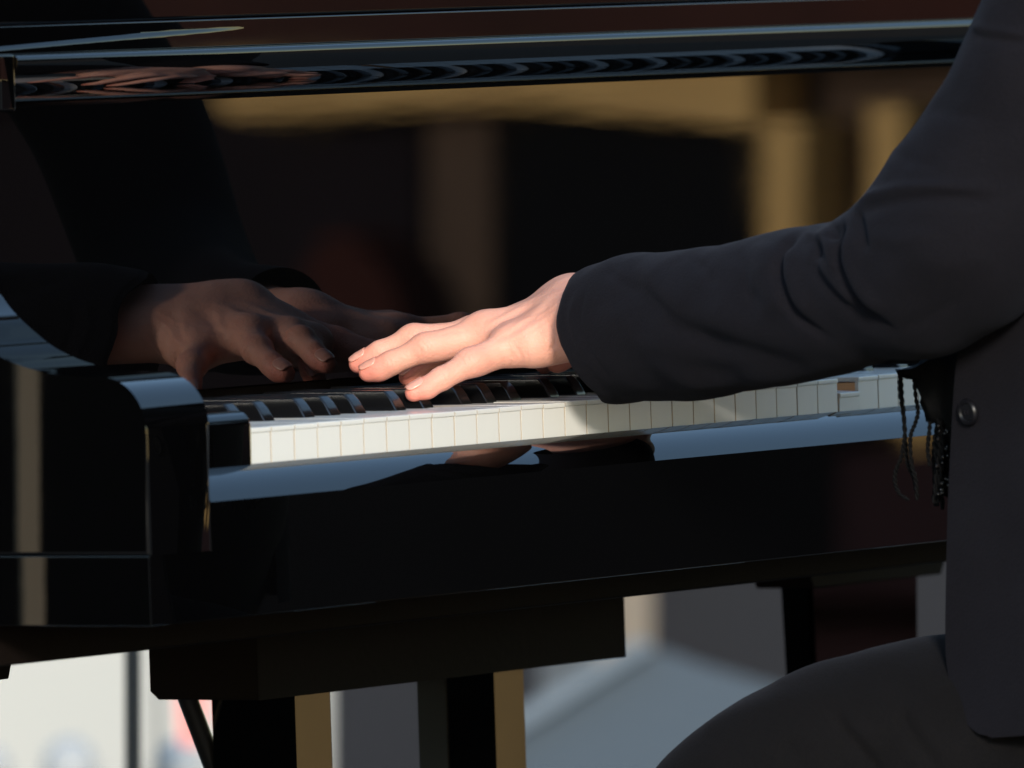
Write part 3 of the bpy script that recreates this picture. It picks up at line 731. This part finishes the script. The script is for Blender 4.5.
v2, f2 = tube_ring([(.44, -.50, .50), (.50, -.32, .50), (.545, -.10, .485), (.555, -.04, .44), (.55, -.03, .34), (.55, -.05, .10)], [.095, .088, .075, .068, .058, .048])
tv = np.vstack([vt, v2]); tf = [tuple(f) for f in ft]+[tuple(i+len(vt) for i in f) for f in f2]
tro = from_arrays('trousers', tv-ORG, tf, TROU); tro.parent = person
# hair
G3 = Field((.30, -.52, 1.15), (.55, -.22, 1.44), .005); H_ = G3.new(); G3.ell(H_, HD+np.array([0, -.018, .022]), (.086, .102, .108), .02); G3.ell(H_, HD+np.array([0, .085, -.05]), (.075, .07, .095), .015, sub=True)
vh, fh = surface_nets(H_, G3.lo, G3.h); hr = from_arrays('hair', vh-ORG, fh, mat('dark_hair', (.02, .012, .008), .5, bump=[(200, .003, .6)])); hr.parent = person

# black scarf end with twisted fringe and beads
SCARF = mat('black_scarf', (.0014, .0014, .0018), .8, .1, bump=[(400, .001, .6)])
SX = .305
def sp(x, y, X=SX): return bx(x, y, X)-ORG
outl = [(896, 371), (902, 377), (915, 379), (921, 395), (927, 420), (932, 423), (942, 420), (947, 437), (953, 470), (968, 470), (975, 330), (962, 332), (940, 352), (915, 366)]
bm = bmesh.new(); fa = [bm.verts.new(sp(x, y, SX+.004*math.sin(i*1.7))) for i, (x, y) in enumerate(outl)]; f0 = bm.faces.new(fa)
ex = bmesh.ops.extrude_face_region(bm, geom=[f0]); vs2 = [v for v in ex['geom'] if isinstance(v, bmesh.types.BMVert)]
for v in vs2: v.co += Vector(CD)*.012
bmesh.ops.triangulate(bm, faces=bm.faces); bmesh.ops.subdivide_edges(bm, edges=bm.edges, cuts=2, use_grid_fill=True)
for v in bm.verts: v.co += Vector(rng.normal(0, .0007, 3))
sc_ = from_bm('scarf', bm, SCARF, None, 80); sc_.parent = person
def strand(path, X, r=.0012, turns=26, bead=0):
    bm = bmesh.new(); P = catmull(np.array(path, float), 14); C = [sp(x, y, X) for x, y in P]; n = len(C)
    L = sum(np.linalg.norm(C[i+1]-C[i]) for i in range(n-1)); m = int(L/.0009); ii = np.linspace(0, n-1, m)
    C = np.array([[np.interp(k, range(n), [c[a] for c in C]) for a in range(3)] for k in ii]) if m > n else np.array(C)
    for ph in (0, math.pi):
        pts = []
        for k, c in enumerate(C):
            a = ph+k*.55; pts.append(c+(CR*math.cos(a)+CD*math.sin(a))*r*.55)
        tube(bm, pts, r*.62, 6)
    return bm
for path, X in (([(900, 376), (900, 392), (903, 412), (905, 432), (903, 446), (901, 458), (896, 470), (895, 482), (899, 493), (908, 500)], .305),
                ([(901, 378), (902, 396), (904, 418), (905, 440), (906, 456), (909, 468), (914, 478), (916, 490)], .308),
                ([(914, 379), (916, 398), (918, 412), (915, 424), (911, 434), (910, 448), (912, 466), (916, 482), (917, 500)], .303),
                ([(930, 422), (929, 436), (928, 450), (930, 466)], .305)):
    s_ = from_bm('fringe', strand(path, X), SCARF, None, 80); s_.parent = sc_
# dense bundle by the jacket edge, with small dark beads catching light
bm = bmesh.new()
for k in range(26):
    x0 = 937+rng.uniform(0, 18); pth = [(x0, 418+rng.uniform(0, 6)), (x0+rng.uniform(-3, 2), 445), (x0+rng.uniform(-4, 2), 470), (x0+rng.uniform(-6, 2), 485+rng.uniform(0, 26))]
    b2 = strand(pth, .300+rng.uniform(0, .02), .0012); tmp = bpy.data.meshes.new('t'); b2.to_mesh(tmp); b2.free(); bm.from_mesh(tmp); bpy.data.meshes.remove(tmp)
s_ = from_bm('fringe', bm, SCARF, None, 80); s_.parent = sc_
BEAD = mat('glossy_bead', (.006, .005, .005), .1, .4, 1.5)
bm = bmesh.new()
for k in range(26):
    x0 = 936+rng.uniform(0, 17); y0 = 425+rng.uniform(0, 75); x0 -= max(0, y0-470)*.10
    c = sp(x0, y0, .292+rng.uniform(0, .008)); r = bmesh.ops.create_icosphere(bm, subdivisions=2, radius=.0011)
    for v in r['verts']: v.co = v.co+Vector(c)
s_ = from_bm('beads', bm, BEAD, None, 80); s_.parent = sc_

# ------------------------------------------------------------------ the place round it
def structure(name, bm, m): o = from_bm(name, bm, m, None); o['kind'] = 'structure'; return o
PAVE = mat('paving', (.075, .055, .042), .85, .3, var=(.6, .25), bump=[(4, .01, .4)])
bm = bmesh.new(); s = 400
vs = [bm.verts.new((x, y, -1.0)) for x, y in ((-s, -s), (s, -s), (s, s), (-s, s))]; bm.faces.new(vs); structure('ground', bm, PAVE)
DECK = mat('stage_boards', (.018, .014, .012), .6, .4, var=(3, .3))
structure('stage_floor', box(bmesh.new(), -1.6, 3.2, -1.7, 2.4, -.98, 0, .01), DECK)

def slab(bm, px, D0, thick, mirror=None, nrm=None, ref=(560, 300)):
    """solid board whose face has the given pixel outline at distance D0; mirror=('x'|'y', plane) puts it where the lacquer shows it"""
    if nrm is None: q_ = [bd(x, y, D0) for x, y in px]; r_ = [bd(x, y, D0+thick) for x, y in px]
    else:                                             # a wall standing askew to the sight line
        c0 = bd(*ref, D0); nv = np.array(nrm, float); nv /= np.linalg.norm(nv); q_ = []
        for x, y in px: v = ray(x, y); q_.append(CPOS+v*(((c0-CPOS)@nv)/(v@nv)))
        r_ = [p-nv*thick for p in q_]
    if mirror:
        ax = 0 if mirror[0] == 'x' else 1
        for P in (q_, r_):
            for p in P: p[ax] = 2*mirror[1]-p[ax]
    a = [bm.verts.new(p) for p in q_]; b = [bm.verts.new(p) for p in r_]; n = len(px)
    bm.faces.new(a); bm.faces.new(b[::-1])
    for i in range(n): bm.faces.new((a[i], b[i], b[(i+1) % n], a[(i+1) % n]))
    return bm
def rect(x0, y0, x1, y1): return [(x0, y0), (x1, y0), (x1, y1), (x0, y1)]
# timber stall across the square: what the fallboard reflects
MY = ('y', YM); DS = 26.0
TAN = mat('ochre_timber', (.86, .50, .185), .7, .3, var=(3, .25))
DUSK = mat('dusky_cloth', (.014, .009, .012), .9, .1, var=(2, .4))
OCH = mat('ochre_board', (.42, .27, .11), .7, .3, var=(3, .3))
REDC = mat('red_brown_patch', (.055, .016, .012), .9, .1, var=(3, .4))
TAND = mat('brown_board_and_beam_shade', (.13, .08, .055), .8, .2, var=(2, .4))
DARKC = mat('dark_cloth', (.003, .003, .0045), .9, .1, var=(2, .4))
PLUM = mat('plum_cloth', (.030, .015, .018), .9, .1, var=(2, .4))
TERR = mat('terracotta_tiles', (.055, .016, .011), .8, .2, var=(1.3, .9))
cst = bd(560, 400, DS); cst[1] = 2*YM-cst[1]
stall = empty('market_stall', (cst[0], cst[1], -1), 'ochre timber market stall with dark cloths and terracotta roof across the square', 'stall')
def sp_(name, px, m, D=DS, th=.12):
    o = from_bm(name, slab(bmesh.new(), px, D, th, MY, (-.90, .43, 0)), m, stall); return o
GY = 1180
sp_('beam', [(200, 62), (754, 40), (754, 129), (720, 126), (690, 121), (600, 112), (540, 105), (500, 104), (330, 113), (232, 117), (212, 100)], TAN)
sp_('beam', rect(754.5, 40, 1180, 122), TAND, DS+.3)  # right part of the beam, its shade put into a browner colour
sp_('post', rect(762, 122, 802, 452), TAN)
sp_('post', rect(868, 104, 905, 452), TAN)
sp_('curtain', rect(498, 90, 761, GY), DARKC, DS+.25)
sp_('curtain', rect(-300, 62, 419, GY), DUSK, DS+.25)
sp_('board', rect(428, 90, 492, 432), TAND, DS+.2)
sp_('cloth', [(322, 238), (345, 232), (368, 250), (392, 285), (405, 330), (330, 330), (300, 270)], REDC, DS-.1)  # added patch giving the fallboard its red-brown blur
sp_('board', rect(803, 120, 867, GY), PLUM, DS+.25)
sp_('board', rect(906, 120, 1400, GY), PLUM, DS+.25)
sp_('roof', [(-420, -160), (1500, -200), (1500, 39.5), (-420, 61)], TERR, DS-.1, 1.6)
sp_('added_counter', rect(-300, 432, 714, 654), DARKC, DS-.3, .3)  # added dark board, standing in for the pianist's reflection in the key bed
sp_('added_counter', rect(715, 452, 1400, 654), PLUM, DS-.3, .3)  # added to keep the posts' stripes out of the key bed's reflection
sp_('added_step', rect(230, 655, 640, 820), OCH, DS-.35, .3)  # added so the lyre posts have something ochre to reflect
# unseen dark screen, added to keep the cheek dark, and the pale pole it reflects
MX = ('x', XL); DCK = 17.0
cc = bd(75, 500, DCK); cc[0] = 2*XL-cc[0]
rscreen = from_bm('reflection_screen', slab(bmesh.new(), rect(-1500, -330, 2600, 1500), DCK, .15, MX), mat('black_screen', (.008, .007, .0065), .9, .1, var=(2, .5)), None)
meta(rscreen, 'unseen dark screen added left of the piano to darken its reflection', 'curtain')
pole = from_bm('pale_pole', slab(bmesh.new(), [(16, -60), (37, -60), (42, 1100), (21, 1100)], 8.6, .003, MX, (0, -1, 0), (30, 450)), mat('pale_paint', (.62, .48, .33), .6))
meta(pole, 'slim pale pole standing beside the piano in front of the dark screen', 'pole')
# blurred background under the piano
WALL = mat('pale_render', (.35, .345, .325), .9, .2, var=(.8, .06))
wl = from_bm('pale_wall', slab(bmesh.new(), rect(-900, 560, 420, 1400), 23, .3), WALL); meta(wl, 'pale sunlit wall in the blurred distance below the keyboard', 'wall')
dk_ = mat('dark_metal', (.012, .013, .016), .5)
bm = bmesh.new(); tube(bm, [bd(132.5, 560, 9.3), bd(133.5, 1000, 9.3)], .0068, 16); po = from_bm('stand_pole', bm, dk_, None, 60)
meta(po, 'dark upright stand pole behind the piano against the pale wall', 'pole')
bm = bmesh.new(); tube(bm, [bd(157, 640, 13), bd(159, 1000, 13)], .0030, 12); po = from_bm('cable', bm, dk_, None, 60)
meta(po, 'thin dark cable hanging behind the pedal lyre', 'cable')
PINK = mat('pink_cloth', (.62, .22, .20), .9)
bm = bmesh.new(); slab(bm, [(172, 640), (205, 640), (207, 712), (197, 748), (180, 744)], 14, .2); po = from_bm('pink_bag', bm, PINK, None); meta(po, 'blurred pink cloth bag in the distance beyond the pedal lyre', 'bag')
GREYM = mat('grey_box', (.30, .31, .32), .7)
for (cx, cy, r_, lab) in ((70, 770, 28, 'rounded grey stone ball at the foot of the pale wall'), (-8, 768, 18, 'small grey stone ball at the wall, cut by the photo edge'), (178, 770, 26, 'dark grey stone ball below the pink bag')):
    bm = bmesh.new(); D_ = 14.5; c = bd(cx, cy, D_); r = bmesh.ops.create_icosphere(bm, subdivisions=4, radius=r_*D_/FPX)
    for v in r['verts']: v.co = Vector((v.co.x, v.co.y, v.co.z*1.2))+Vector(c)
    o = from_bm('stone_ball', bm, GREYM, None, 80); meta(o, lab, 'stone ball', 'stone balls by the pale wall')
GW = mat('slate_panel', (.011, .0115, .0145), .85, .2, var=(1, .15))
gw = from_bm('grey_panel', slab(bmesh.new(), rect(644, 520, 1300, 1000), 21, .2), GW); meta(gw, 'blurred slate grey panel standing behind the right leg of the piano', 'panel')
gw = from_bm('grey_panel', slab(bmesh.new(), rect(330, 600, 540, 1000), 19, .2), GW); meta(gw, 'blurred slate grey panel seen between the posts of the pedal lyre', 'panel')
bgp = from_bm('beige_post', slab(bmesh.new(), rect(596, 520, 652, 800), 20.7, .1), mat('beige_stone', (.14, .115, .09), .9)); meta(bgp, 'narrow beige post in the distance beside the lyre block', 'post')
# pale blue-grey covered case
CAS = mat('blue_grey_cover', (.042, .058, .078), .8, .3, bump=[(60, .004, .4)]); CAS2 = mat('cover_highlight', (.095, .12, .15), .8)
bm = bmesh.new(); slab(bm, [(470, 752), (640, 652), (664, 650), (700, 664), (820, 700), (820, 960), (470, 960)], 17, .8); cs = from_bm('covered_case', bm, CAS, None); meta(cs, 'pale blue grey covered equipment case behind the piano', 'case')
bm = bmesh.new(); slab(bm, [(470, 738), (640, 638), (655, 646), (640, 655), (470, 762)], 16.95, .04); hm = from_bm('edge_highlight', bm, CAS2, cs)  # paler strip: the highlight along the cover's edge put into colour
